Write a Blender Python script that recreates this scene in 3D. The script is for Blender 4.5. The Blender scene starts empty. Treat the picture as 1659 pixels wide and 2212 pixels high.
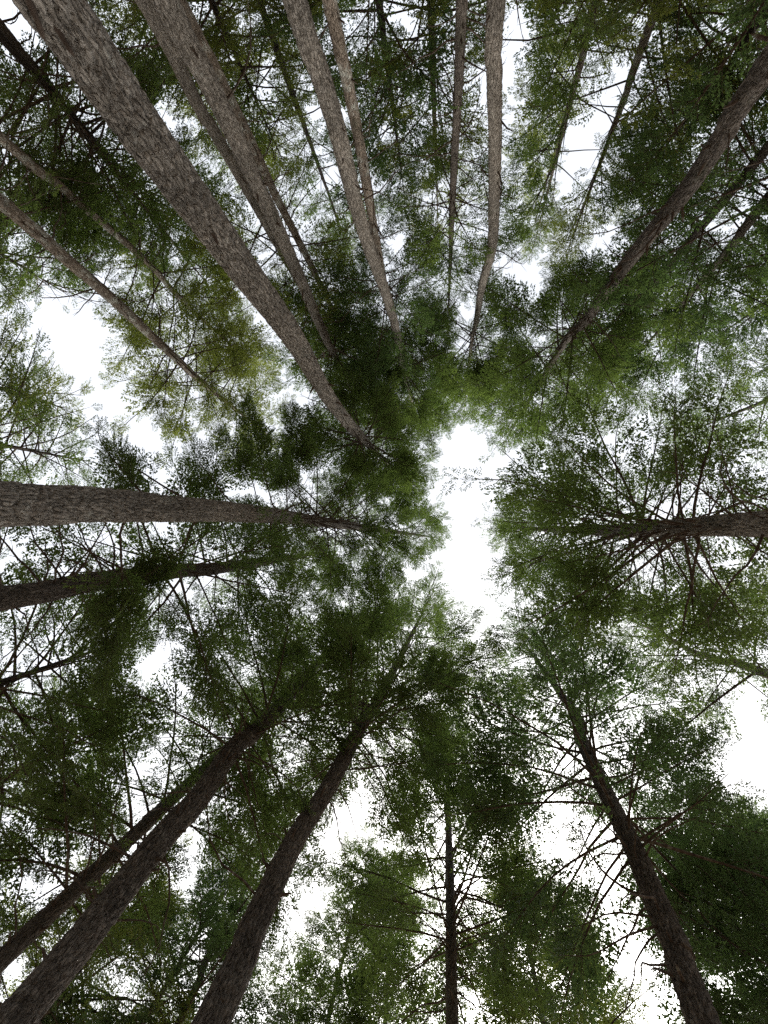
import bpy, math
import numpy as np
from mathutils import Matrix, Vector

# ------------------------------------------------------------------ camera
SC = bpy.context.scene
COL = SC.collection
FPX, IW, IH = 850.0, 1659.0, 2212.0          # focal length and frame in picture units
VPX, VPY = 968.0, 1142.0                     # where the zenith falls in the frame
CAM_Z = 1.5

def _n(v):
    v = np.asarray(v, float)
    return v / np.linalg.norm(v)
zen = _n((VPX - IW / 2, -(VPY - IH / 2), -FPX))
ax_x = _n(np.array((1.0, 0, 0)) - zen[0] * zen)
ax_y = np.cross(zen, ax_x)
M3 = np.array([ax_x, ax_y, zen])             # camera axes -> world axes

cam_data = bpy.data.cameras.new('camera')
cam_data.sensor_fit = 'HORIZONTAL'
cam_data.sensor_width = 36.0
cam_data.lens = 36.0 * FPX / IW
cam_data.clip_start = 0.05
cam_data.clip_end = 2000.0
cam = bpy.data.objects.new('camera', cam_data)
COL.objects.link(cam)
cam.matrix_world = Matrix.Translation((0, 0, CAM_Z)) @ Matrix(M3.tolist()).to_4x4()
SC.camera = cam

# ------------------------------------------------------------------ sky, sun, exposure
SUN_ELEV, SUN_AZ = 42.0, 80.0                # sun stands beyond the trees at the foot of the picture
sun_dir = Vector((math.cos(math.radians(SUN_AZ)) * math.cos(math.radians(SUN_ELEV)),
                  math.sin(math.radians(SUN_AZ)) * math.cos(math.radians(SUN_ELEV)),
                  math.sin(math.radians(SUN_ELEV))))
world = bpy.data.worlds.new('World')
SC.world = world
world.use_nodes = True
nt = world.node_tree
nt.nodes.clear()
sky = nt.nodes.new('ShaderNodeTexSky')
sky.sky_type = 'NISHITA'
sky.sun_disc = False
sky.sun_elevation = math.radians(SUN_ELEV)
sky.sun_rotation = math.radians(90.0 - SUN_AZ)
sky.air_density = 1.0
sky.dust_density = 6.0
sky.ozone_density = 1.0
hs = nt.nodes.new('ShaderNodeHueSaturation')
hs.inputs['Saturation'].default_value = 0.40     # overcast: the blue is washed out
gm = nt.nodes.new('ShaderNodeGamma')
gm.inputs['Gamma'].default_value = 0.5      # cloud evens out the brightness
bg = nt.nodes.new('ShaderNodeBackground')
bg.inputs['Strength'].default_value = 0.15
wo = nt.nodes.new('ShaderNodeOutputWorld')
nt.links.new(sky.outputs[0], hs.inputs['Color'])
nt.links.new(hs.outputs[0], gm.inputs['Color'])
nt.links.new(gm.outputs[0], bg.inputs['Color'])
nt.links.new(bg.outputs[0], wo.inputs['Surface'])

sd = bpy.data.lights.new('sun', 'SUN')
sd.energy = 0.9
sd.angle = math.radians(25)
sd.color = (1.0, 0.95, 0.87)
so = bpy.data.objects.new('sun', sd)
COL.objects.link(so)
so.rotation_euler = (-sun_dir).to_track_quat('-Z', 'Y').to_euler()
so.location = (0, 0, 40)

SC.view_settings.view_transform = 'Standard'
SC.view_settings.look = 'None'
SC.view_settings.gamma = 1.0
SC.view_settings.use_curve_mapping = False
SC.view_settings.exposure = 2.45
SC.cycles.max_bounces = 8
SC.cycles.diffuse_bounces = 5
SC.cycles.transmission_bounces = 6
SC.cycles.use_denoising = False

rng = np.random.default_rng(7)

# ------------------------------------------------------------------ geometry helpers
CAM = np.array((0, 0, CAM_Z))

def ray(px, py):
    c = np.array((px - IW / 2, -(py - IH / 2), -FPX))
    return _n(M3 @ c)

def at(px, py, D):
    """point at horizontal distance D from the spot the photographer stood on"""
    d = ray(px, py)
    return CAM + d * (D / max(math.hypot(d[0], d[1]), 1e-6))

def at_h(px, py, h):
    """point h metres above the lens"""
    d = ray(px, py)
    return CAM + d * (h / d[2])

def proj(P):
    v = (np.asarray(P) - CAM) @ M3            # world -> camera
    z = np.minimum(v[..., 2], -1e-3)
    return IW / 2 + FPX * v[..., 0] / -z, IH / 2 - FPX * v[..., 1] / -z

def mesh_from(name, V, F, mat, smooth=False, attr=None):
    """V (n,3); F (m,3) or (m,4) index array"""
    me = bpy.data.meshes.new(name)
    k = F.shape[1]
    me.vertices.add(len(V))
    me.vertices.foreach_set('co', np.ascontiguousarray(V, np.float32).ravel())
    me.loops.add(F.size)
    me.loops.foreach_set('vertex_index', np.ascontiguousarray(F, np.int32).ravel())
    me.polygons.add(len(F))
    me.polygons.foreach_set('loop_start', np.arange(0, F.size, k, dtype=np.int32))
    if smooth:
        me.polygons.foreach_set('use_smooth', np.ones(len(F), bool))
    if attr is not None:
        for an, dom, val in attr:
            a = me.attributes.new(an, 'FLOAT', dom)
            a.data.foreach_set('value', np.ascontiguousarray(val, np.float32))
    me.update(calc_edges=True)
    if mat:
        me.materials.append(mat)
    return me

def link(name, data, parent=None):
    o = bpy.data.objects.new(name, data)
    COL.objects.link(o)
    if parent is not None:
        o.parent = parent
    return o

def tube_arrays(P, R, ns):
    """P (n,3) centre line, R (n) radii -> verts, quads (closed by pinching the tip radius)"""
    P = np.asarray(P); n = len(P)
    T = np.gradient(P, axis=0)
    T /= np.linalg.norm(T, axis=1)[:, None] + 1e-9
    ref = np.array((0.31, 0.17, 0.93)) if abs(T[0, 2]) < 0.9 else np.array((0.95, 0.3, 0.05))
    A = np.cross(T, ref); A /= np.linalg.norm(A, axis=1)[:, None] + 1e-9
    B = np.cross(T, A)
    th = np.linspace(0, 2 * np.pi, ns, endpoint=False)
    V = P[:, None] + R[:, None, None] * (np.cos(th)[None, :, None] * A[:, None] + np.sin(th)[None, :, None] * B[:, None])
    i = np.arange(n - 1)[:, None] * ns; j = np.arange(ns)[None]; j2 = (j + 1) % ns
    F = np.stack([i + j, i + j2, i + ns + j2, i + ns + j], -1).reshape(-1, 4)
    return V.reshape(-1, 3), F

def smooth_path(P, step=0.4):
    """Catmull-Rom through the points"""
    P = np.asarray(P, float)
    Q = np.vstack([2 * P[0] - P[1], P, 2 * P[-1] - P[-2]])
    out = []
    for i in range(1, len(Q) - 2):
        p0, p1, p2, p3 = Q[i - 1], Q[i], Q[i + 1], Q[i + 2]
        m = max(2, int(np.linalg.norm(p2 - p1) / step))
        for t in np.arange(m) / m:
            out.append(0.5 * (2 * p1 + (p2 - p0) * t + (2 * p0 - 5 * p1 + 4 * p2 - p3) * t * t + (3 * p1 - p0 - 3 * p2 + p3) * t ** 3))
    out.append(P[-1])
    return np.array(out)

# ------------------------------------------------------------------ materials
def new_mat(name):
    m = bpy.data.materials.new(name)
    m.use_nodes = True
    m.node_tree.nodes.clear()
    return m, m.node_tree.nodes, m.node_tree.links

def ramp(N, stops):
    r = N.new('ShaderNodeValToRGB')
    e = r.color_ramp.elements
    while len(e) < len(stops):
        e.new(0.5)
    for k, (p, c) in enumerate(stops):
        e[k].position = p
        e[k].color = (*c, 1)
    return r

def bark_material(name, dark, mid, light, lichen, lichen_amt, moss_amt=0.0):
    m, N, L = new_mat(name)
    out = N.new('ShaderNodeOutputMaterial'); b = N.new('ShaderNodeBsdfPrincipled')
    b.inputs['Roughness'].default_value = 0.9
    b.inputs['Specular IOR Level'].default_value = 0.15
    L.new(b.outputs[0], out.inputs[0])
    tc = N.new('ShaderNodeTexCoord')
    mp = N.new('ShaderNodeMapping'); mp.inputs['Scale'].default_value = (1, 1, 0.45)
    L.new(tc.outputs['Object'], mp.inputs[0])
    at_ = N.new('ShaderNodeAttribute'); at_.attribute_name = 'plate'
    n1 = N.new('ShaderNodeTexNoise'); n1.inputs['Scale'].default_value = 26; n1.inputs['Detail'].default_value = 8; n1.inputs['Roughness'].default_value = 0.7
    L.new(mp.outputs[0], n1.inputs[0])
    add = N.new('ShaderNodeMath'); add.operation = 'MULTIPLY_ADD'
    L.new(at_.outputs['Fac'], add.inputs[0]); add.inputs[1].default_value = 0.3
    sub = N.new('ShaderNodeMath'); sub.operation = 'SUBTRACT'; sub.inputs[1].default_value = 0.15
    L.new(n1.outputs[0], sub.inputs[0]); L.new(sub.outputs[0], add.inputs[2])
    r1 = ramp(N, [(0.3, dark), (0.5, mid), (0.7, light)])
    L.new(add.outputs[0], r1.inputs[0])
    # crust lichen in uneven pale patches
    n2 = N.new('ShaderNodeTexNoise'); n2.inputs['Scale'].default_value = 3.2; n2.inputs['Detail'].default_value = 7; n2.inputs['Roughness'].default_value = 0.72
    L.new(tc.outputs['Object'], n2.inputs[0])
    r2 = ramp(N, [(0.62 - 0.16 * lichen_amt, (0, 0, 0)), (0.74 - 0.16 * lichen_amt, (1, 1, 1))])
    L.new(n2.outputs[0], r2.inputs[0])
    sc_ = N.new('ShaderNodeMath'); sc_.operation = 'MULTIPLY'; sc_.inputs[1].default_value = 0.75
    L.new(r2.outputs[0], sc_.inputs[0])
    mx = N.new('ShaderNodeMixRGB'); mx.inputs['Color2'].default_value = (*lichen, 1)
    L.new(sc_.outputs[0], mx.inputs['Fac']); L.new(r1.outputs[0], mx.inputs['Color1'])
    # broad tone drift and a little moss
    n3 = N.new('ShaderNodeTexNoise'); n3.inputs['Scale'].default_value = 0.9; n3.inputs['Detail'].default_value = 4
    L.new(tc.outputs['Object'], n3.inputs[0])
    r3 = ramp(N, [(0.35, (0.78, 0.77, 0.76)), (0.65, (1.1, 1.08, 1.06))])
    L.new(n3.outputs[0], r3.inputs[0])
    mu = N.new('ShaderNodeMixRGB'); mu.blend_type = 'MULTIPLY'; mu.inputs['Fac'].default_value = 1
    L.new(mx.outputs[0], mu.inputs['Color1']); L.new(r3.outputs[0], mu.inputs['Color2'])
    n4 = N.new('ShaderNodeTexNoise'); n4.inputs['Scale'].default_value = 1.7; n4.inputs['Detail'].default_value = 6
    mp4 = N.new('ShaderNodeMapping'); mp4.inputs['Location'].default_value = (7, 3, 1); mp4.inputs['Scale'].default_value = (1, 1, 0.5)
    L.new(tc.outputs['Object'], mp4.inputs[0]); L.new(mp4.outputs[0], n4.inputs[0])
    r4 = ramp(N, [(0.66 - 0.2 * moss_amt, (0, 0, 0)), (0.8 - 0.2 * moss_amt, (0.8, 0.8, 0.8))])
    L.new(n4.outputs[0], r4.inputs[0])
    mm = N.new('ShaderNodeMixRGB'); mm.inputs['Color2'].default_value = (0.05, 0.055, 0.03, 1)
    L.new(r4.outputs[0], mm.inputs['Fac']); L.new(mu.outputs[0], mm.inputs['Color1'])
    L.new(mm.outputs[0], b.inputs['Base Color'])
    # furrows running up the stem, and fine grain between them
    n6 = N.new('ShaderNodeTexNoise'); n6.inputs['Scale'].default_value = 7; n6.inputs['Detail'].default_value = 3
    L.new(tc.outputs['Object'], n6.inputs[0])
    va = N.new('ShaderNodeVectorMath'); va.operation = 'MULTIPLY_ADD'; va.inputs[1].default_value = (0.09, 0.09, 0.09)
    L.new(n6.outputs['Color'], va.inputs[0]); L.new(tc.outputs['Object'], va.inputs[2])
    mp6 = N.new('ShaderNodeMapping'); mp6.inputs['Scale'].default_value = (1, 1, 0.3)
    L.new(va.outputs[0], mp6.inputs[0])
    vo = N.new('ShaderNodeTexVoronoi'); vo.feature = 'DISTANCE_TO_EDGE'; vo.inputs['Scale'].default_value = 21
    L.new(mp6.outputs[0], vo.inputs['Vector'])
    mr = N.new('ShaderNodeMapRange'); mr.inputs['From Max'].default_value = 0.16
    L.new(vo.outputs['Distance'], mr.inputs['Value'])
    n5 = N.new('ShaderNodeTexNoise'); n5.inputs['Scale'].default_value = 38; n5.inputs['Detail'].default_value = 6
    L.new(mp.outputs[0], n5.inputs[0])
    hsum = N.new('ShaderNodeMath'); hsum.operation = 'MULTIPLY_ADD'; hsum.inputs[1].default_value = 0.45
    L.new(n5.outputs[0], hsum.inputs[0]); L.new(mr.outputs[0], hsum.inputs[2])
    bp = N.new('ShaderNodeBump'); bp.inputs['Strength'].default_value = 1.0; bp.inputs['Distance'].default_value = 0.020
    L.new(hsum.outputs[0], bp.inputs['Height']); L.new(bp.outputs[0], b.inputs['Normal'])
    return m

BARK_GREY = bark_material('bark_grey_brown', (0.115, 0.103, 0.090), (0.22, 0.20, 0.177), (0.34, 0.312, 0.28), (0.42, 0.42, 0.38), 0.25)
BARK_LICHEN = bark_material('bark_lichen_spotted', (0.09, 0.075, 0.06), (0.19, 0.155, 0.125), (0.3, 0.26, 0.22), (0.45, 0.47, 0.43), 0.75)
BARK_BROWN = bark_material('bark_dark_brown', (0.058, 0.050, 0.044), (0.112, 0.097, 0.085), (0.185, 0.163, 0.145), (0.34, 0.33, 0.29), 0.2, 0.05)

BARK_FAR = bark_material('bark_far_dark', (0.030, 0.025, 0.022), (0.055, 0.046, 0.040), (0.09, 0.077, 0.069), (0.16, 0.155, 0.14), 0.1)

def twig_material():
    m, N, L = new_mat('branch_bark')
    out = N.new('ShaderNodeOutputMaterial'); b = N.new('ShaderNodeBsdfPrincipled')
    b.inputs['Roughness'].default_value = 0.95; b.inputs['Specular IOR Level'].default_value = 0.1
    tc = N.new('ShaderNodeTexCoord'); n = N.new('ShaderNodeTexNoise'); n.inputs['Scale'].default_value = 9; n.inputs['Detail'].default_value = 5
    L.new(tc.outputs['Object'], n.inputs[0])
    r = ramp(N, [(0.35, (0.045, 0.034, 0.028)), (0.55, (0.09, 0.068, 0.055)), (0.72, (0.19, 0.19, 0.165))])
    L.new(n.outputs[0], r.inputs[0]); L.new(r.outputs[0], b.inputs['Base Color']); L.new(b.outputs[0], out.inputs[0])
    return m
TWIG = twig_material()

def leaf_material(name, c_old, c_new, t_old, t_new, trans=0.42):
    """c_*: reflected colour, t_*: colour of light through the needles; older to younger sprays"""
    m, N, L = new_mat(name)
    out = N.new('ShaderNodeOutputMaterial')
    a1 = N.new('ShaderNodeAttribute'); a1.attribute_type = 'INSTANCER'; a1.attribute_name = 'tone'
    a2 = N.new('ShaderNodeAttribute'); a2.attribute_name = 'shade'
    a = N.new('ShaderNodeMath'); a.operation = 'ADD'
    L.new(a1.outputs['Fac'], a.inputs[0]); L.new(a2.outputs['Fac'], a.inputs[1])
    rc = ramp(N, [(0.0, c_old), (1.0, c_new)]); rt = ramp(N, [(0.0, t_old), (1.0, t_new)])
    L.new(a.outputs[0], rc.inputs[0]); L.new(a.outputs[0], rt.inputs[0])
    d = N.new('ShaderNodeBsdfPrincipled'); d.inputs['Roughness'].default_value = 0.55; d.inputs['Specular IOR Level'].default_value = 0.25
    t = N.new('ShaderNodeBsdfTranslucent')
    L.new(rc.outputs[0], d.inputs['Base Color']); L.new(rt.outputs[0], t.inputs['Color'])
    mx = N.new('ShaderNodeMixShader'); mx.inputs['Fac'].default_value = trans
    L.new(d.outputs[0], mx.inputs[1]); L.new(t.outputs[0], mx.inputs[2]); L.new(mx.outputs[0], out.inputs[0])
    return m
LEAF = {
    'green': leaf_material('needles_green', (0.031, 0.057, 0.020), (0.072, 0.106, 0.034), (0.072, 0.130, 0.028), (0.22, 0.31, 0.062)),
    'dark': leaf_material('needles_dark_green', (0.026, 0.052, 0.024), (0.056, 0.090, 0.038), (0.058, 0.115, 0.034), (0.16, 0.245, 0.062)),
    'yellow': leaf_material('needles_yellow_green', (0.047, 0.068, 0.019), (0.100, 0.122, 0.034), (0.125, 0.175, 0.028), (0.34, 0.39, 0.07)),
}

# ------------------------------------------------------------------ bark relief
def hash2(i, j, s):
    h = (i * 374761393 + j * 668265263 + s * 1274126177) & 0xffffffff
    h = ((h ^ (h >> 13)) * 1274126177) & 0xffffffff
    return ((h ^ (h >> 16)) & 0xffff) / 65535.0

def plates(u, v, nu, seed):
    """cell pattern, periodic in u with nu cells; returns crack distance and a value per plate"""
    iu = np.floor(u).astype(np.int64); iv = np.floor(v).astype(np.int64)
    f1 = np.full(u.shape, 9.0); f2 = f1.copy(); idv = np.zeros(u.shape)
    for du in (-1, 0, 1):
        for dv in (-1, 0, 1):
            a = iu + du; b = iv + dv; aw = np.mod(a, nu)
            x = a + 0.15 + 0.7 * hash2(aw, b, seed); y = b + 0.1 + 0.8 * hash2(aw, b, seed + 5)
            d = np.hypot(u - x, v - y)
            r = hash2(aw, b, seed + 9)
            near = d < f1
            f2 = np.where(near, f1, np.minimum(f2, d)); idv = np.where(near, r, idv); f1 = np.where(near, d, f1)
    return f2 - f1, idv

def trunk_mesh(path, rad_at, detail, seed, mat, D, base, plate=0.066):
    """path: dense centre line from the ground up (tree coordinates)"""
    s = np.r_[0, np.cumsum(np.linalg.norm(np.diff(path, axis=0), axis=1))]
    # rows: finer where the trunk stands close and inside the frame
    rows = [0.0]
    while rows[-1] < s[-1]:
        p = np.array([np.interp(rows[-1], s, path[:, k]) for k in range(3)]) + base
        d = np.linalg.norm(p - CAM); x, y = proj(p)
        vis = p[2] > CAM_Z + 0.8 and -120 < x < IW + 120 and -120 < y < IH + 120
        rows.append(rows[-1] + (np.clip(0.0026 * d * d / D / detail, 0.012, 0.6) if vis else 0.3))
    rows = np.array(rows); rows[-1] = s[-1]
    P = np.stack([np.interp(rows, s, path[:, k]) for k in range(3)], -1)
    R = np.array([rad_at(z) for z in rows / s[-1]])
    # columns: finer on the side turned to the clearing
    step = 0.0024 * D * 1.15 / detail
    nf = int(np.clip(np.pi * 1.25 * R.max() / step, 8, 120)); nbk = max(5, nf // 4)
    toward = math.atan2(-base[1], -base[0])
    th = toward + np.r_[np.linspace(-0.625 * np.pi, 0.625 * np.pi, nf, endpoint=False), np.linspace(0.625 * np.pi, 1.375 * np.pi, nbk, endpoint=False)]
    ns = len(th)
    TH, S = np.meshgrid(th, rows); RR = np.repeat(R[:, None], ns, 1)
    nu = max(6, int(round(2 * np.pi * R.max() * 0.85 / plate)))
    wob = 0.35 * np.sin(S * 3.1 + seed) + 0.25 * np.sin(S * 7.7 + 2 * seed) + 0.2 * np.sin(TH * 3 + S * 1.3)
    U = TH / (2 * np.pi) * nu + wob
    e1, id1 = plates(U, S / (plate * 3.0) + 0.35 * np.sin(TH * 5 + seed) + 0.25 * np.sin(TH * 11), nu, seed)
    e2, id2 = plates(U * 2 + 0.5, S / (plate * 0.8), nu * 2, seed + 31)
    c1 = np.clip(e1 / 0.30, 0, 1) ** 0.8; c2 = np.clip(e2 / 0.3, 0, 1)
    depth = min(0.045, 0.15 * R.max())
    relief = depth * (c1 - 1) + 0.3 * depth * (c2 - 1) + 0.35 * depth * (id1 - 0.5) + 0.15 * depth * (id2 - 0.5)
    lump = 1 + 0.03 * np.sin(TH * 2 + S * 0.7 + seed) + 0.02 * np.sin(TH * 3 - S * 1.1 + 2 * seed) + 0.015 * np.sin(TH + S * 2.3)
    RR = RR * lump + relief * np.clip(RR / (0.6 * R.max()), 0.2, 1)
    flare = 1 + 0.5 * np.exp(-S / 0.35) * (1 + 0.4 * np.sin(TH * 5 + seed))
    RR = RR * flare
    V = np.stack([P[:, None, 0] + RR * np.cos(TH), P[:, None, 1] + RR * np.sin(TH), np.repeat(P[:, 2:3], ns, 1)], -1)
    n = len(rows)
    i = np.arange(n - 1)[:, None] * ns; j = np.arange(ns)[None]; j2 = (j + 1) % ns
    F = np.stack([i + j, i + j2, i + ns + j2, i + ns + j], -1).reshape(-1, 4)
    return mesh_from('trunk', V.reshape(-1, 3), F, mat, True, [('plate', 'POINT', (0.55 * id1 + 0.45 * id2).ravel())])

# ------------------------------------------------------------------ open sky between the crowns
# (x, y, half width, half height, turn in degrees, how clear): directions in which no limb reached
CLEAR = [
    (155, 712, 92, 82, 0, 1.0), (215, 870, 38, 70, 15, 0.85), (95, 660, 50, 35, 0, .9), (200, 980, 25, 40, 0, .8),
    (1000, 1200, 34, 88, 5, 1.0), (1060, 1012, 46, 38, -20, .9), (1015, 1110, 36, 50, 0, .9),
    (335, 1430, 52, 42, -20, .92),
    (1117, 60, 32, 100, 0, 1.0), (1112, 190, 28, 80, 0, .75), (1560, 80, 60, 45, 0, .6), (960, 430, 90, 40, 0, .4),
    (1318, 210, 44, 125, 22, 1.0), (1230, 350, 32, 95, 10, 1.0), (1310, 530, 48, 56, 20, 1.0),
    (1415, 745, 24, 28, 0, .95),
    (1615, 1610, 72, 125, 10, 1.0),
    (1205, 1785, 28, 70, -10, .9), (1290, 1860, 36, 36, -30, .7), (1345, 1970, 36, 100, -12, .9), (1430, 2165, 48, 44, 0, 1.0),
    (690, 1850, 18, 80, 28, .6), (620, 2020, 34, 44, 20, .85),
    (405, 1900, 30, 60, 10, .95), (275, 2120, 38, 70, 10, .9), (45, 2120, 30, 30, -30, .9),
    (565, 190, 24, 90, 5, .8), (650, 350, 70, 110, 0, .4),
    (550, 660, 18, 110, -32, .8), (1012, 680, 14, 75, 12, .9),
    (760, 1290, 60, 28, 10, .45),
]
CL = np.array([c[:6] for c in CLEAR], float)

def keep_prob(P):
    x, y = proj(P)
    k = np.ones(x.shape)
    for cx, cy, rx, ry, a, s in CL:
        t = math.radians(a); dx = x - cx; dy = y - cy
        q = ((dx * math.cos(t) + dy * math.sin(t)) / rx) ** 2 + ((-dx * math.sin(t) + dy * math.cos(t)) / ry) ** 2
        k = k * (1 - s * np.exp(-np.minimum(q, 50) ** 1.5 * 0.7))
    return k

def frame_prob(P):
    """outside the picture the woods go on, a little thinner"""
    x, y = proj(P)
    m = np.maximum(np.maximum(-x, x - IW), np.maximum(-y, y - IH))
    return np.where(m < 180, 1.0, 0.25)

# ------------------------------------------------------------------ foliage
def frond_template(k):
    """one flat needle spray, 1 m long along +X, lying in XY: a stem, side shoots, needles on the shoots"""
    r = np.random.default_rng(500 + k)
    tri, ton = [], []
    def leaflet(p, ang, ln, wd, tone):
        d = np.array((math.cos(ang), math.sin(ang), r.normal(0, 0.25))); d /= np.linalg.norm(d)
        w = np.array((-math.sin(ang), math.cos(ang), r.normal(0, 0.5))); w /= np.linalg.norm(w)
        tri.append((p + d * ln * 0.03 + w * wd * 0.5, p + d * ln * 0.36 - w * wd * 0.5, p + d * ln)); ton.append(tone)
    bend = r.normal(0, 0.12); sag = r.uniform(-0.25, 0.0)
    def axis(t):
        return np.array((t, bend * t * t, sag * t * t))
    nsh = 10
    gap = r.uniform(0.15, 0.85)
    for i in range(nsh):
        for side in (1, -1):
            if r.random() < 0.10:
                continue
            t = 0.08 + 0.9 * (i + 0.3 + 0.4 * r.random() + (0.3 if side > 0 else 0)) / (nsh + 0.5)
            p0 = axis(t); sl = (0.36 * (1 - t) ** 0.75 + 0.09) * r.uniform(0.55, 1.2) * min(1, 0.55 + 2.2 * t)
            if abs(t - gap) < 0.06:
                sl *= 0.5
            a = side * r.normal(0.92, 0.13) + bend * t
            zt = r.normal(-0.12, 0.2); tone = r.uniform(-0.14, 0.14)
            m = max(2, int(sl / 0.062))
            curl = side * r.normal(-0.25, 0.2)
            p = p0.copy(); ca = a
            for j in range(m):
                q = (j + 0.5) / m
                ca = a + curl * q
                p = p + sl / m * np.array((math.cos(ca), math.sin(ca), zt * q))
                sd = 1 if j % 2 else -1
                leaflet(p, ca + sd * r.normal(0.7, 0.18), r.uniform(0.105, 0.165) * (1 - 0.35 * q), r.uniform(0.048, 0.064), tone + 0.12 * q)
            leaflet(p, ca, 0.13, 0.052, tone + 0.15)
    for q in (0.93, 0.98):
        leaflet(axis(q), r.normal(0, 0.3), 0.13, 0.052, 0.12)
    V = np.array(tri).reshape(-1, 3); F = np.arange(len(V), dtype=np.int32).reshape(-1, 3)
    sv, sf = tube_arrays(np.array([axis(t) for t in np.linspace(-0.04, 1, 4)]), np.array((0.0075, 0.0060, 0.0042, 0.0015)), 3)
    sf = np.concatenate([sf[:, :3], sf[:, [0, 2, 3]]]) + len(V)
    me = mesh_from('needle_spray', np.vstack([V, sv]), np.vstack([F, sf]), None, False,
                   [('shade', 'FACE', np.r_[np.array(ton), np.zeros(len(sf))])])
    me.materials.append(None); me.materials.append(TWIG)
    me.polygons.foreach_set('material_index', np.r_[np.zeros(len(F), np.int32), np.ones(len(sf), np.int32)])
    return me

NVAR = 7
def foliage_nodes(kind):
    ng = bpy.data.node_groups.new('foliage_' + kind, 'GeometryNodeTree')
    ng.interface.new_socket('Geometry', in_out='INPUT', socket_type='NodeSocketGeometry')
    ng.interface.new_socket('Geometry', in_out='OUTPUT', socket_type='NodeSocketGeometry')
    N, L = ng.nodes, ng.links
    gi = N.new('NodeGroupInput'); go = N.new('NodeGroupOutput')
    def named(nm, ty):
        n = N.new('GeometryNodeInputNamedAttribute'); n.data_type = ty; n.inputs['Name'].default_value = nm
        return n.outputs['Attribute']
    rot, scl, var = named('turn', 'FLOAT_VECTOR'), named('size', 'FLOAT'), named('variant', 'INT')
    e2r = N.new('FunctionNodeEulerToRotation'); L.new(rot, e2r.inputs[0])
    jn = N.new('GeometryNodeJoinGeometry')
    for k in range(NVAR):
        me = frond_template(k)
        me.materials[0] = LEAF[kind]
        ob = bpy.data.objects.new('needle_spray', me)
        oi = N.new('GeometryNodeObjectInfo'); oi.inputs['Object'].default_value = ob
        cmp_ = N.new('FunctionNodeCompare'); cmp_.data_type = 'INT'; cmp_.operation = 'EQUAL'
        ia = [i for i in cmp_.inputs if i.type == 'INT']
        L.new(var, ia[0]); ia[1].default_value = k
        ip = N.new('GeometryNodeInstanceOnPoints')
        L.new(gi.outputs[0], ip.inputs['Points']); L.new(cmp_.outputs[0], ip.inputs['Selection'])
        L.new(oi.outputs['Geometry'], ip.inputs['Instance'])
        L.new(e2r.outputs[0], ip.inputs['Rotation']); L.new(scl, ip.inputs['Scale'])
        L.new(ip.outputs[0], jn.inputs[0])
    L.new(jn.outputs[0], go.inputs[0])
    return ng
FOL = {}

def crown_object(O, D, Nn, S, tone, kind, rg, parent):
    """a crown: needle sprays seated at O, pointing along D, flat side along Nn"""
    if kind not in FOL:
        FOL[kind] = foliage_nodes(kind)
    Y = np.cross(Nn, D); Y /= np.linalg.norm(Y, axis=1)[:, None] + 1e-9
    Z = np.cross(D, Y)
    ry = np.arcsin(np.clip(-D[:, 2], -1, 1)); rx = np.arctan2(Y[:, 2], Z[:, 2]); rz = np.arctan2(D[:, 1], D[:, 0])
    me = bpy.data.meshes.new('crown')
    me.vertices.add(len(O))
    me.vertices.foreach_set('co', np.ascontiguousarray(O, np.float32).ravel())
    for nm, ty, key, val in (('turn', 'FLOAT_VECTOR', 'vector', np.stack([rx, ry, rz], -1)), ('size', 'FLOAT', 'value', S),
                             ('tone', 'FLOAT', 'value', tone), ('variant', 'INT', 'value', rg.integers(0, NVAR, len(O)))):
        at_ = me.attributes.new(nm, ty, 'POINT')
        at_.data.foreach_set(key, np.ascontiguousarray(val, np.int32 if ty == 'INT' else np.float32).ravel())
    me.update()
    me.materials.append(LEAF[kind])
    o = link('crown', me, parent)
    md = o.modifiers.new('needle_sprays', 'NODES')
    md.node_group = FOL[kind]
    o['kind'] = 'stuff'
    return o

def unit(v):
    return v / (np.linalg.norm(v, axis=-1, keepdims=True) + 1e-9)

STAT = {'spray': 0, 'tri': 0, 'trunk': 0}
_stub_meshes = []
def stub_mesh(k):
    while len(_stub_meshes) < 6:
        r = np.random.default_rng(90 + len(_stub_meshes))
        L = r.uniform(0.06, 0.22)
        t = np.linspace(0, 1, 5)
        P = np.stack([t * L, 0.2 * L * t * t * r.normal(), 0.35 * L * t * r.uniform(-1, 0.6)], -1)
        R = np.array([1.5, 1.0, 0.85, 0.75, 0.12]) * r.uniform(0.016, 0.028) * r.uniform(.8, 1.2, 5)
        P[0, 0] -= 0.03
        V, F = tube_arrays(P, R, 7)
        _stub_meshes.append(mesh_from('branch_stub', V, F, TWIG, True))
    return _stub_meshes[k % 6]

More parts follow.
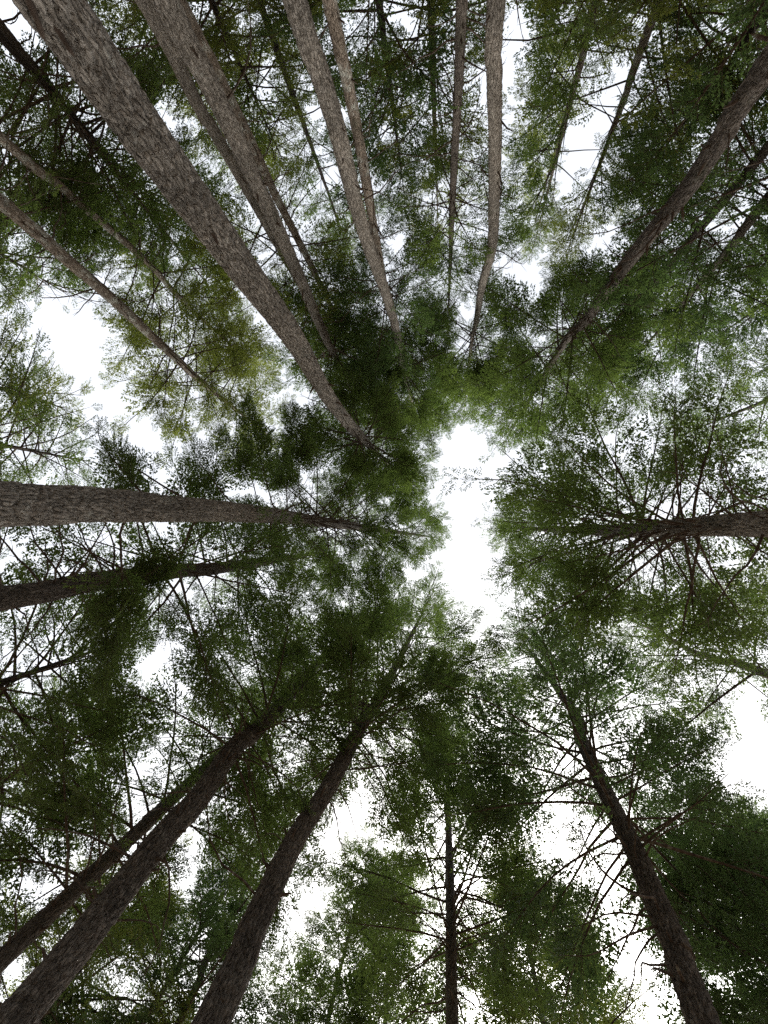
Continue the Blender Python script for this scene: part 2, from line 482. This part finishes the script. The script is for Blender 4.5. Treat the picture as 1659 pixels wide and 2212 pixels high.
class Tree:
    def __init__(self, name, label, pts, D, diam, H, hb, Rc, nb=46, leaf='green', bark=BARK_GREY, dead=6, stubs=0,
                 detail=1.0, dens=1.0, group='conifers standing around the viewer', rise=0.0, limbs=(), seed=None, tone=0.45, droop=0.5, size=1.0, crown_shape=None, tip=None, bare=0.30, fan=0):
        if crown_shape is None:
            crown_shape = 0.5 if D < 10 else 0.6
        far_off = D >= 12.5
        if far_off:
            hb = max(hb, 0.6 * D)
        self.sd = seed if seed is not None else int(abs(pts[0][0] * 7 + pts[0][1] * 13 + D * 31)) % 9973
        self.rg = np.random.default_rng(self.sd)
        hb = hb * 0.84
        H = H + (4.5 if D < 11 else 1.5)
        Rc = Rc * 1.62
        nb = int(nb * 1.6)
        rg = self.rg
        P = np.array([at(x, y, D) for x, y in pts])
        order = np.argsort(P[:, 2]); P = P[order]
        # run the stem down to the soil and on up to its tip
        k = len(P) - 1
        lean = (P[k, :2] - P[0, :2]) / max(P[k, 2] - P[0, 2], 0.5)
        lean = np.clip(lean, -0.12, 0.12)
        base = np.array((*(P[0, :2] - lean * P[0, 2] * 0.8), 0.0))
        top_z = H + CAM_Z
        top = np.array((*(P[k, :2] + lean * (top_z - P[k, 2]) * 0.7), top_z))
        if tip is not None:
            top = at_h(tip[0], tip[1], tip[2]); top_z = top[2]; H = tip[2]
        ctrl = [base] + [p for p in P if p[2] < top_z - 0.8] + [top]
        path = smooth_path(ctrl, 0.3)
        o = np.maximum.accumulate(path[:, 2]); path[:, 2] = o + np.arange(len(o)) * 1e-4
        self.path = path - base
        self.base = base; self.H = top_z; self.D = D; self.R0 = diam / 2
        self.hb = hb + CAM_Z; self.Rc = Rc
        root = link(name, None)
        root.location = base
        root.empty_display_size = 0.5
        root['label'] = label; root['category'] = 'tree'
        if group: root['group'] = group
        self.root = root
        z = path[:, 2]
        def rad(t):
            return self.R0 * max(0.04, (1.03 - 0.36 * t if t < 0.6 else 0.814 - (t - 0.6) * 1.93))
        self.rad = rad
        me = trunk_mesh(self.path, rad, detail, self.sd % 97, bark, D, base)
        self.trunk = link('trunk', me, root)
        # ---- live branches
        if far_off and base[1] < -10:
            dens = dens * 0.80
        self.sp = []
        self.dist = math.hypot(D, 0.5 * (hb + H))
        sc = float(np.clip(self.dist / 16.0, 0.85, 1.9)) * size
        self.near = self.dist < 21
        self.far_fill = float(np.clip((self.dist / 15.5) ** 1.9, 1.0, 2.6)); self.bare = bare
        ga = rg.uniform(0, 6.28)
        for b in range(nb):
            u = (b + rg.uniform(0, 0.9)) / nb
            u = u ** (0.95 if far_off else 1.3)
            h = self.hb + u * (self.H - self.hb - 0.3)
            ga += 2.399963 + rg.normal(0, 0.25)
            prof = min(1.0, 0.72 + 2.2 * u) * ((1 - u) ** crown_shape * 0.92 + 0.10)
            L = Rc * prof * rg.uniform(0.5, 1.25)
            e0 = math.radians(4 + 38 * u + rise) + rg.normal(0, 0.12)
            self.branch(h, ga, L, e0, droop, sc, dens * (1.1 - (0.2 if far_off else 0.45) * u), True)
        for b in range(dead):
            h = self.hb * (0.45 + 0.6 * rg.random() ** 0.7)
            self.branch(h, rg.uniform(0, 6.28), rg.uniform(0.5, 1.9) * (0.6 + 0.15 * Rc), rg.normal(0.0, 0.25), rg.uniform(0.2, 0.9), sc, 0.0, False)
        for b in range(fan):
            h = self.hb * rg.uniform(0.86, 1.25)
            self.branch(h, rg.uniform(0, 6.28), rg.uniform(1.2, 3.0), rg.normal(0.45, 0.16), rg.uniform(-0.1, 0.6), sc, 0.0, None)
        for b in range(stubs):
            h = CAM_Z + 1.5 + (self.hb - 2) * rg.random()
            c = self.center(h); a = rg.uniform(0, 6.28)
            # most of the visible ones point towards the clearing
            toward = math.atan2(-base[1], -base[0])
            a = toward + rg.normal(0, 1.0)
            r = rad(h / self.H)
            s = link('branch_stub', stub_mesh(rg.integers(6)), self.trunk)
            s.location = c + np.array((math.cos(a), math.sin(a), 0)) * r * 0.93
            s.rotation_euler = (rg.uniform(0, 6), rg.normal(-0.2, 0.3), a)
            s.scale = (1.45,) * 3 if diam > .42 else (1.0,) * 3
        for lb in limbs:
            self.limb(*lb, sc=sc)
        # ---- crown foliage, one mesh
        if self.sp:
            O = np.concatenate([s[0] for s in self.sp]); Dd = np.concatenate([s[1] for s in self.sp])
            Nn = np.concatenate([s[2] for s in self.sp]); S = np.concatenate([s[3] for s in self.sp])
            T = np.concatenate([s[4] for s in self.sp])
            W = O + base
            kp = rg.random(len(O)) < keep_prob(W + Dd * S[:, None] * 0.5) * frame_prob(W)
            O, Dd, Nn, S, T = O[kp], Dd[kp], Nn[kp], S[kp], T[kp]
            tn = np.clip(tone + T + rg.normal(0, 0.14, len(O)), 0, 1)
            if len(O):
                crown_object(O, Dd, Nn, S, tn, leaf, rg, root)
                STAT['spray'] += len(O)
        STAT['tri'] += len(me.polygons) * 2
        STAT['trunk'] += len(me.polygons) * 2

    def center(self, h):
        return np.array([np.interp(h, self.path[:, 2], self.path[:, k]) for k in range(3)])

    def branch(self, h, az, L, e0, droop, sc, dens, live):
        rg = self.rg
        c = self.center(h)
        n = 9 if self.near else 6
        t = np.linspace(0, 1, n)
        el = e0 - droop * t ** 1.3 * (0.9 if live else 1.1) + np.cumsum(rg.normal(0, 0.2 if live is False else 0.08, n))
        aa = az + np.cumsum(rg.normal(0, 0.2 if live is False else 0.06, n))
        step = L / (n - 1)
        d = np.stack([np.cos(el) * np.cos(aa), np.cos(el) * np.sin(aa), np.sin(el)], -1)
        P = c + np.vstack([np.zeros(3), np.cumsum(d[:-1] * step, 0)])
        u = np.clip((h - self.hb) / (self.H - self.hb), 0, 1)
        self.grow(P, d, L, sc, dens, live, None, self.bare * (1 - 0.6 * u))

    def grow(self, P, d, L, sc, dens, live, r0=None, start=0.3):
        """tube, side twigs and needle sprays along a centre line (tree coordinates)"""
        rg = self.rg
        W = P + self.base
        if live:                                    # limbs end where the open sky begins
            bad = np.nonzero(keep_prob(W) < 0.3)[0]
            bad = bad[bad > 2]
            if len(bad):
                k = bad[0] + 1
                L = L * k / len(P); P = P[:k]; d = d[:k]; W = W[:k]
        x, y = proj(W)
        inside = ((x > -250) & (x < IW + 250) & (y > -250) & (y < IH + 250)).any()
        n = len(P)
        t = np.linspace(0, 1, n)
        mid = keep_prob(W[n // 2:])
        if live and mid.mean() < 0.30 and rg.random() < 0.8:
            return
        if r0 is None:
            r0 = (0.006 + 0.0060 * L) * (1.0 if live else 1.1 if live is False else 0.65)
        R = r0 * (1 - t) ** 0.8 + 0.0035 * (1.0 if self.near else 1.6)
        R[-1] *= 0.4
        VV, FF = tube_arrays(P, R, 6 if self.near else 4)
        Vs, Fs, off = [VV], [FF], len(VV)
        s = np.linspace(0.0, 1.0, n)
        up = np.array((0, 0, 1.0))
        m = int(max(3, L / 0.385 * dens * self.far_fill * rg.uniform(0.5, 1.4))) if live else int(L * 3)
        tt = np.sort(rg.uniform(start if live else 0.25, 1.0, m) ** (0.9 if live else 1))
        O = np.stack([np.interp(tt, s, P[:, k]) for k in range(3)], -1)
        T = unit(np.stack([np.interp(tt, s, d[:, k]) for k in range(3)], -1))
        lat = unit(np.cross(T, up))
        side = np.where(np.arange(m) % 2 == 0, 1.0, -1.0)
        a = rg.normal(0.95, 0.2, m) * (1 - 0.45 * tt)
        dirs = unit(np.cos(a)[:, None] * T + (np.sin(a) * side)[:, None] * lat + rg.normal(0, 0.18, (m, 1)) * up - 0.10 * up)
        tl = np.clip(0.22 * L * (1.08 - tt) + 0.36, 0.35, 1.1) * rg.uniform(0.65, 1.2, m)
        if not live:
            tl *= 0.55
            bend = rg.normal(0, 0.2, (m, 3)) - np.array((0, 0, 0.18))
            u = np.array((0.0, 0.5, 1.0))
            for i in range(m if inside else 0):
                q = O[i] + (u[:, None] * dirs[i] + (u ** 2)[:, None] * bend[i] * 0.5) * tl[i]
                v, f = tube_arrays(q, np.array((0.0066, 0.005, 0.002)), 3)
                Vs.append(v); Fs.append(f + off); off += len(v)
        else:
            tl *= min(1.12, max(0.5, sc))
            nn = unit(up + rg.normal(0, 0.26, (m, 3)))
            self.sp.append((O, dirs, nn, tl, 0.2 * tt - 0.1))
            # side twigs that fork off the longer ones
            big = np.nonzero((tl > 0.65) & (rg.random(m) < 0.35))[0]
            if len(big):
                q = rg.uniform(0.3, 0.75, len(big))
                a2 = np.where(rg.random(len(big)) < 0.5, 1, -1) * rg.normal(0.7, 0.2, len(big))
                lt = unit(np.cross(dirs[big], up))
                d2 = unit(np.cos(a2)[:, None] * dirs[big] + np.sin(a2)[:, None] * lt + rg.normal(-0.1, 0.2, (len(big), 1)) * up)
                self.sp.append((O[big] + dirs[big] * (q * tl[big])[:, None], d2, unit(up + rg.normal(0, 0.4, (len(big), 3))), tl[big] * 0.7, 0.2 * tt[big] - 0.05))
        V = np.concatenate(Vs)
        name = 'branch' if live else 'dead_branch'
        if inside:
            F = np.concatenate(Fs)
            me = mesh_from(name, V, F, TWIG, True)
            link(name, me, self.root)
            STAT['tri'] += len(F) * 2

    def limb(self, pts, hs, r0, live, dens=1.0, sc=1.0):
        """a limb the picture shows: picture points with a height above the lens for each"""
        P = np.array([at_h(x, y, h) for (x, y), h in zip(pts, hs)]) - self.base
        h0 = P[0, 2]
        P = np.vstack([self.center(h0), P])
        P = smooth_path(P, 0.18)
        P += np.cumsum(self.rg.normal(0, 0.006, P.shape), 0)
        d = unit(np.gradient(P, axis=0))
        L = np.linalg.norm(np.diff(P, axis=0), axis=1).sum()
        self.grow(P, d, L, 0.42 + 0.035 * np.mean(hs), dens * 2.4, live, r0)

# ------------------------------------------------------------------ ground
def ground():
    m, N, L = new_mat('forest_floor')
    out = N.new('ShaderNodeOutputMaterial'); b = N.new('ShaderNodeBsdfPrincipled'); b.inputs['Roughness'].default_value = 1.0
    tc = N.new('ShaderNodeTexCoord'); n = N.new('ShaderNodeTexNoise'); n.inputs['Scale'].default_value = 1.3; n.inputs['Detail'].default_value = 10
    L.new(tc.outputs['Object'], n.inputs[0])
    r = ramp(N, [(0.35, (0.10, 0.065, 0.04)), (0.55, (0.20, 0.14, 0.085)), (0.7, (0.12, 0.13, 0.05))])
    L.new(n.outputs[0], r.inputs[0]); L.new(r.outputs[0], b.inputs['Base Color']); L.new(b.outputs[0], out.inputs[0])
    k = 81
    g = np.linspace(-1, 1, k); g = np.sign(g) * np.abs(g) ** 2 * 400
    X, Y = np.meshgrid(g, g)
    Z = -0.02 - 0.08 * (np.sin(X * 1.1) * np.cos(Y * 0.9) + 1) * 0.5
    V = np.stack([X, Y, Z], -1).reshape(-1, 3)
    i = np.arange(k - 1)[:, None] * k + np.arange(k - 1)[None]
    F = np.stack([i, i + 1, i + k + 1, i + k], -1).reshape(-1, 4)
    o = link('ground', mesh_from('ground', V, F, m, True))
    o['kind'] = 'structure'
    o['label'] = 'brown forest floor of needles and soil beneath the trees'
ground()

# ------------------------------------------------------------------ the trees
T = Tree
N_ = 'conifer_tree'
# near and middle trees with trunks in view ------------------------------------
T(N_, 'conifer with the thickest trunk, grey and furrowed, running in from the top left corner',
  [(128, 28), (310, 285), (487, 530), (640, 740), (745, 905)], 5.3, 0.53, 23.5, 19.0, 2.6, 60, 'green', BARK_GREY, 5, 15, 1.0, 1.1, tip=(845, 1010, 27.5))
T(N_, 'conifer with rough brown trunk just right of the thickest trunk at the top',
  [(357, 0), (435, 147), (500, 280), (575, 440), (650, 605), (715, 753)], 10, 0.46, 24, 20.5, 2.5, 44, 'green', BARK_GREY, 14, 14, .9)
T(N_, 'conifer whose trunk is half hidden behind the left side of the rough brown trunk',
  [(312, 0), (385, 140), (445, 260), (500, 350)], 13, 0.40, 23, 15, 2.6, 40, 'yellow', BARK_GREY, 8, 4, .7)
T(N_, 'slim conifer with bare twigs emerging from behind the right side of the rough brown trunk',
  [(386, 0), (455, 130), (522, 265), (552, 328), (597, 425), (660, 550), (720, 670)], 12.2, 0.33, 23.5, 19.5, 2.2, 36, 'green', BARK_LICHEN, 22, 10, .7)
T(N_, 'conifer with straight grey-brown trunk at the top, thicker of a close pair',
  [(637, 0), (680, 125), (716, 240), (752, 375), (786, 500), (850, 690), (875, 815)], 8.6, 0.42, 25, 23, 2.4, 46, 'green', BARK_GREY, 10, 12, .9)
T(N_, 'conifer with slim lichen-speckled trunk, right-hand partner of the close pair at the top',
  [(712, 0), (745, 150), (775, 300), (800, 450), (826, 590)], 9.8, 0.31, 21, 17, 2.1, 38, 'dark', BARK_LICHEN, 14, 14, .8)
T(N_, 'conifer with thin dim trunk behind green foliage at the top centre',
  [(930, 0), (935, 150), (940, 300)], 17, 0.30, 21.5, 9, 3.0, 46, 'yellow', BARK_BROWN, 6, 0, .5)
T(N_, 'conifer with dark slender trunk and bare side twigs, left of the upright pale grey one',
  [(998, 0), (992, 150), (984, 300), (979, 400), (973, 550)], 11.4, 0.29, 22, 15.5, 2.0, 36, 'green', BARK_BROWN, 34, 22, .7)
T(N_, 'conifer with upright pale grey trunk at the top that kinks sideways where it thins',
  [(1072, 0), (1068, 150), (1069, 300), (1067, 450), (1062, 540), (1042, 613), (1029, 693), (1017, 753)], 10, 0.40, 26, 23.5, 2.4, 44, 'green', BARK_GREY, 12, 10, .9, tip=(1000, 905, 28.0),
  limbs=[([(1078, 255), (1095, 275), (1112, 284)], [9.5, 9.4, 9.5], .03, False), ([(1085, 545), (1130, 572), (1150, 545)], [14.0, 14.3, 14.2], .02, False)])
T(N_, 'leafy tree right of the upright grey trunk at the top, its trunk veiled by foliage',
  [(1284, 0), (1270, 75), (1248, 160), (1212, 300)], 16, 0.31, 20.5, 6, 2.9, 50, 'green', BARK_LICHEN, 6, 4, .5, tone=.5)
T(N_, 'tall far tree beside the diagonal sky gap, upper right, faint grey trunk',
  [(1426, 0), (1395, 75), (1364, 165), (1335, 250)], 15.5, 0.32, 20.0, 7.5, 2.9, 50, 'yellow', BARK_LICHEN, 8, 4, .5)
T(N_, 'conifer with dark knotted trunk slanting in from the upper right edge, studded with stubs',
  [(1659, 140), (1570, 280), (1495, 392), (1430, 475), (1365, 555), (1310, 628), (1260, 698), (1210, 755)], 9.2, 0.45, 23.5, 18.5, 2.9, 52, 'green', BARK_BROWN, 22, 44, .9, tip=(1098, 940, 27.0))
T(N_, 'conifer with slim trunk at the right edge below the knotted slanting trunk',
  [(1659, 428), (1622, 480), (1594, 515), (1519, 603)], 12.6, 0.33, 21.5, 12, 3.2, 46, 'dark', BARK_BROWN, 18, 8, .6)
T(N_, 'conifer with slim brown trunk passing just right of the big white gap on the left',
  [(0, 435), (65, 490), (135, 553), (225, 630), (325, 723), (400, 793), (460, 845)], 12, 0.37, 22.0, 15, 2.5, 40, 'yellow', BARK_LICHEN, 22, 10, .7)
T(N_, 'conifer with thin dim trunk on the left, parallel above the one by the white gap',
  [(0, 297), (115, 390), (220, 480), (320, 568), (390, 645), (480, 728)], 15.5, 0.31, 22.5, 15, 2.8, 44, 'yellow', BARK_LICHEN, 14, 4, .6)
T(N_, 'conifer with thin dark trunk in the top left corner, left of the thickest trunk',
  [(0, 52), (70, 138), (130, 212), (200, 310)], 19, 0.28, 21, 9, 3.2, 46, 'green', BARK_BROWN, 8, 0, .5)
T(N_, 'conifer with thick horizontal trunk from the left edge, ending in a broom of fine branches',
  [(0, 1087), (170, 1090), (330, 1097), (540, 1109), (700, 1128)], 5.2, 0.55, 27.5, 17.5, 2.7, 74, 'green', BARK_GREY, 6, 11, 1.0, 1.0, rise=14, tip=(948, 1162, 29.0), bare=.6, fan=60,
  limbs=[([(318, 1072), (268, 1020), (228, 972), (212, 935), (212, 905), (160, 860), (110, 815), (60, 780)], [7.2, 7.5, 7.7, 7.8, 7.9, 8.0, 8.1, 8.3], .032, True, .9),
         ([(228, 972), (188, 953), (150, 960), (90, 938), (30, 920)], [7.7, 7.8, 7.9, 8.0, 8.2], .022, True, .9),
         ([(500, 1085), (450, 1030), (420, 985), (405, 930)], [10.5, 10.6, 10.8, 11.0], .022, True, 1.0),
         ([(560, 1090), (540, 1030), (500, 980), (470, 930)], [12, 12.2, 12.5, 12.8], .022, True, 1.0),
         ([(620, 1090), (620, 1030), (610, 980)], [13.2, 13.4, 13.8], .022, True, 1.0),
         ([(650, 1090), (640, 1000), (640, 940), (625, 880)], [14.2, 14.5, 15.0, 15.4], .024, True, 1.1),
         ([(590, 1090), (560, 980), (545, 920), (530, 860)], [12.6, 13.2, 13.8, 14.2], .024, True, 1.1),
         ([(345, 1078), (385, 1050), (395, 1040)], [7.3, 7.4, 7.4], .026, False),
         ([(265, 1135), (264, 1210), (266, 1300), (250, 1370), (232, 1440), (222, 1500)], [6.3, 6.3, 6.4, 6.6, 6.8, 7.0], .022, True, 1.6),
         ([(420, 1130), (395, 1180), (300, 1260), (230, 1320), (170, 1370)], [8.6, 8.4, 8.0, 7.8, 7.6], .022, True, 1.8)])
T(N_, 'conifer with dark trunk at the left edge, just below the thick horizontal one',
  [(0, 1293), (150, 1266), (270, 1248), (390, 1233), (500, 1223)], 8.0, 0.50, 21.5, 10.8, 2.9, 58, 'green', BARK_BROWN, 34, 16, .8)
T(N_, 'conifer with thick trunk entering at the right edge, its branches fanning like a wheel',
  [(1659, 1131), (1580, 1134), (1500, 1138), (1400, 1144), (1300, 1146)], 5.4, 0.51, 22.5, 11.2, 3.0, 92, 'green', BARK_GREY, 14, 6, 1.0, .8, rise=10, tone=.5, tip=(1070, 1140, 25.5), bare=.32, fan=22)
T(N_, 'conifer with slim pale trunk at the right edge below the wheel-branched one',
  [(1659, 1457), (1580, 1434), (1490, 1404), (1415, 1363)], 10.5, 0.34, 21, 14.5, 2.6, 42, 'green', BARK_LICHEN, 14, 4, .7)
T(N_, 'conifer with leaning brown trunk at the bottom right and hooked dead limbs',
  [(1520, 2212), (1474, 2074), (1414, 1939), (1369, 1834), (1319, 1734), (1284, 1659), (1250, 1581), (1240, 1540)], 8.5, 0.53, 22, 12.0, 3.5, 62, 'dark', BARK_BROWN, 16, 8, 1.0, tip=(1115, 1365, 25.5),
  limbs=[([(1375, 1930), (1320, 1895), (1290, 1865), (1268, 1830), (1258, 1800), (1245, 1768)], [9.4, 9.6, 9.8, 9.9, 9.9, 10.1], .034, False),
         ([(1362, 1942), (1358, 1970), (1372, 1995)], [9.3, 9.2, 9.2], .015, False),
         ([(1430, 2098), (1415, 2092), (1400, 2096)], [7.6, 7.5, 7.5], .03, False),
         ([(1325, 1760), (1300, 1768), (1290, 1780)], [11.0, 10.9, 10.8], .02, False)])
T(N_, 'conifer with upright dark trunk at the bottom centre, long limbs on both sides',
  [(977, 2212), (974, 2009), (971, 1859), (969, 1795)], 12, 0.38, 24.5, 14.0, 2.9, 54, 'green', BARK_BROWN, 26, 6, .7, tone=.5,
  limbs=[([(1000, 1940), (1070, 1955), (1170, 1958), (1260, 1945), (1350, 1925)], [12.7, 12.5, 12.4, 12.3, 12.4], .028, True, .5),
         ([(1000, 1905), (1060, 1890), (1130, 1870), (1230, 1850)], [13.2, 13.1, 13.2, 13.4], .026, True, .5),
         ([(960, 1860), (900, 1870), (830, 1882)], [13.6, 13.5, 13.4], .022, True, .4),
         ([(955, 2018), (900, 1985), (860, 1958)], [11.8, 11.9, 12.0], .02, False),
         ([(1000, 2030), (1050, 2015), (1085, 2008)], [11.7, 11.7, 11.8], .022, False),
         ([(1000, 1985), (1045, 1975), (1085, 1960)], [12.2, 12.2, 12.2], .02, False)])
T(N_, 'conifer with thick brown trunk at the bottom, left of centre, reaching to the middle',
  [(457, 2212), (545, 2009), (632, 1824), (716, 1689), (788, 1555), (832, 1484)], 7.4, 0.50, 26, 14.0, 3.2, 74, 'green', BARK_BROWN, 10, 12, 1.0, 1.0, bare=.42, fan=20, tip=(932, 1285, 28.5), crown_shape=.3,
  limbs=[([(715, 1720), (722, 1760), (740, 1785)], [12.2, 12.0, 11.9], .024, False),
         ([(690, 1760), (700, 1800), (705, 1850), (700, 1890)], [11.4, 11.2, 11.0, 10.9], .02, False),
         ([(760, 1660), (850, 1650), (920, 1640)], [13.0, 13.0, 13.2], .024, True, .5)])
T(N_, 'conifer with thick dark trunk rising from the bottom left corner',
  [(40, 2195), (200, 2004), (350, 1809), (430, 1724), (510, 1611), (600, 1531)], 8.2, 0.55, 21.5, 11.8, 3.0, 60, 'green', BARK_BROWN, 20, 14, 1.0, 1.1)
T(N_, 'conifer with slimmer trunk parallel above the thick dark one from the bottom left corner',
  [(0, 2074), (125, 1959), (210, 1879), (300, 1794)], 12, 0.45, 20.5, 9.5, 3.0, 54, 'green', BARK_BROWN, 14, 6, .8)
T(N_, 'conifer with small dark trunk between the two thick trunks at the bottom left',
  [(385, 2212), (425, 2119), (460, 2044), (510, 1960)], 16, 0.29, 19, 6.5, 2.6, 48, 'dark', BARK_BROWN, 10, 2, .5)
T(N_, 'far conifer with faint trunk at the bottom edge, left of the upright bottom trunk',
  [(832, 2212), (836, 2080), (850, 1960)], 19, 0.28, 21.5, 7, 2.9, 50, 'green', BARK_BROWN, 14, 0, .5, 1.2, tone=.55)
print('VISIBLE', STAT)

# trees of the background: crown seen, trunk hidden -------------------------------
def far(label, tip, D, Rc, hb, leaf='green', nb=40, dens=1.0, diam=.3, tone=.45, size=1.0):
    """tip: picture point of the crown's top"""
    tp = at(tip[0], tip[1], D); H = tp[2] - CAM_Z
    v = np.array((tip[0] - VPX, tip[1] - VPY)); r = np.linalg.norm(v)
    p0 = np.array((VPX, VPY)) + v / r * (FPX * D / 4.0)
    T(N_, label, [tuple(p0), tuple(np.array(tip) * 0.9 + p0 * 0.1)], D, diam, H, hb, Rc, nb, leaf, BARK_FAR, 3, 0, .4, dens, group='conifers further off in the wood', tone=tone, size=size)

far('dense dark green crown filling the top centre beside the speckled slim trunk', (868, 380), 15.5, 3.0, 6.5, 'dark', 46)
far('bright yellow-green crown tip between the two top left trunk groups', (590, 300), 18, 2.6, 8, 'yellow')
far('yellow-green crown behind the rough brown trunk near the top', (540, 330), 22, 3.0, 7, 'yellow')
far('dark leafy crown in the upper right corner region left of the slanting trunk', (1420, 400), 15, 3.2, 7, 'dark', 50)
far('pale loose crown in the very top right corner', (1540, 150), 21, 3.2, 8, 'green', dens=.7)
far('dark crown at the right edge above the wheel-branched tree', (1560, 720), 14, 3.0, 8, 'dark', 46)
far('shaded green crown left of the thickest trunk, upper left', (330, 440), 18, 3.0, 7, 'green', 44, .75)
far('dense green crown beside the upper left edge', (150, 420), 19, 3.0, 7, 'green', 40, .75)
far('small green crown at the left edge above the big white gap', (70, 590), 17, 2.8, 8, 'green')
far('yellow-tinged crown at the left edge below the big white gap', (70, 860), 15.5, 2.4, 9, 'yellow')
far('green crown at the left edge just above the thick horizontal trunk', (130, 985), 13.5, 2.4, 9, 'green')
far('crown at the left edge under the dark trunk below the horizontal one', (250, 1390), 12.5, 2.8, 8.5, 'green', 50)
far('loose crown at the left edge above the lower left trunks', (160, 1600), 15, 3.2, 7, 'green', 50, 1.2)
far('crown in the lower left beneath the slim parallel trunk', (270, 1980), 18, 2.8, 6, 'yellow', 46, 1.2)
far('dark crown rising at the bottom between the corner trunk and the thick brown trunk', (500, 1900), 17, 2.4, 6, 'dark', 50, 1.5)
far('speckled crown at the bottom right of the thick brown trunk', (790, 1870), 19, 3.0, 6, 'green', 50, 1.3)
far('yellow-green crown right of the upright bottom trunk', (1110, 1880), 17.5, 2.8, 6, 'yellow', 50, 1.4)
far('green crown at the bottom between the upright and the leaning trunk', (1190, 1950), 20, 3.0, 6, 'green', 50, 1.2)
far('big dark evergreen at the lower right behind the leaning trunk', (1490, 1800), 14.5, 3.2, 5, 'dark', 60, 1.6)
far('dense dark evergreen in the bottom right corner', (1600, 1890), 13, 3.0, 3, 'dark', 60, 2.0)
far('bright green crown at the right edge below the wheel-branched tree', (1600, 1270), 13, 2.4, 8, 'yellow', 40)
far('crown at the right edge under the open white corner sky', (1600, 1780), 18, 2.6, 6, 'green', 46, 1.3)
far('dense crown behind the top of the close trunk pair', (760, 560), 19, 2.8, 9, 'green')
far('leafy crown at the upper centre right of the upright grey trunk', (1150, 500), 21, 2.6, 8, 'yellow')
far('dense green crown between the slanting trunk and the centre', (1230, 830), 12.5, 2.8, 13.5, 'green', 46)
far('speckled thin crown above the wheel-branched tree', (1470, 940), 13.5, 2.6, 4, 'green', 56, 1.0)
print('ALL', STAT)
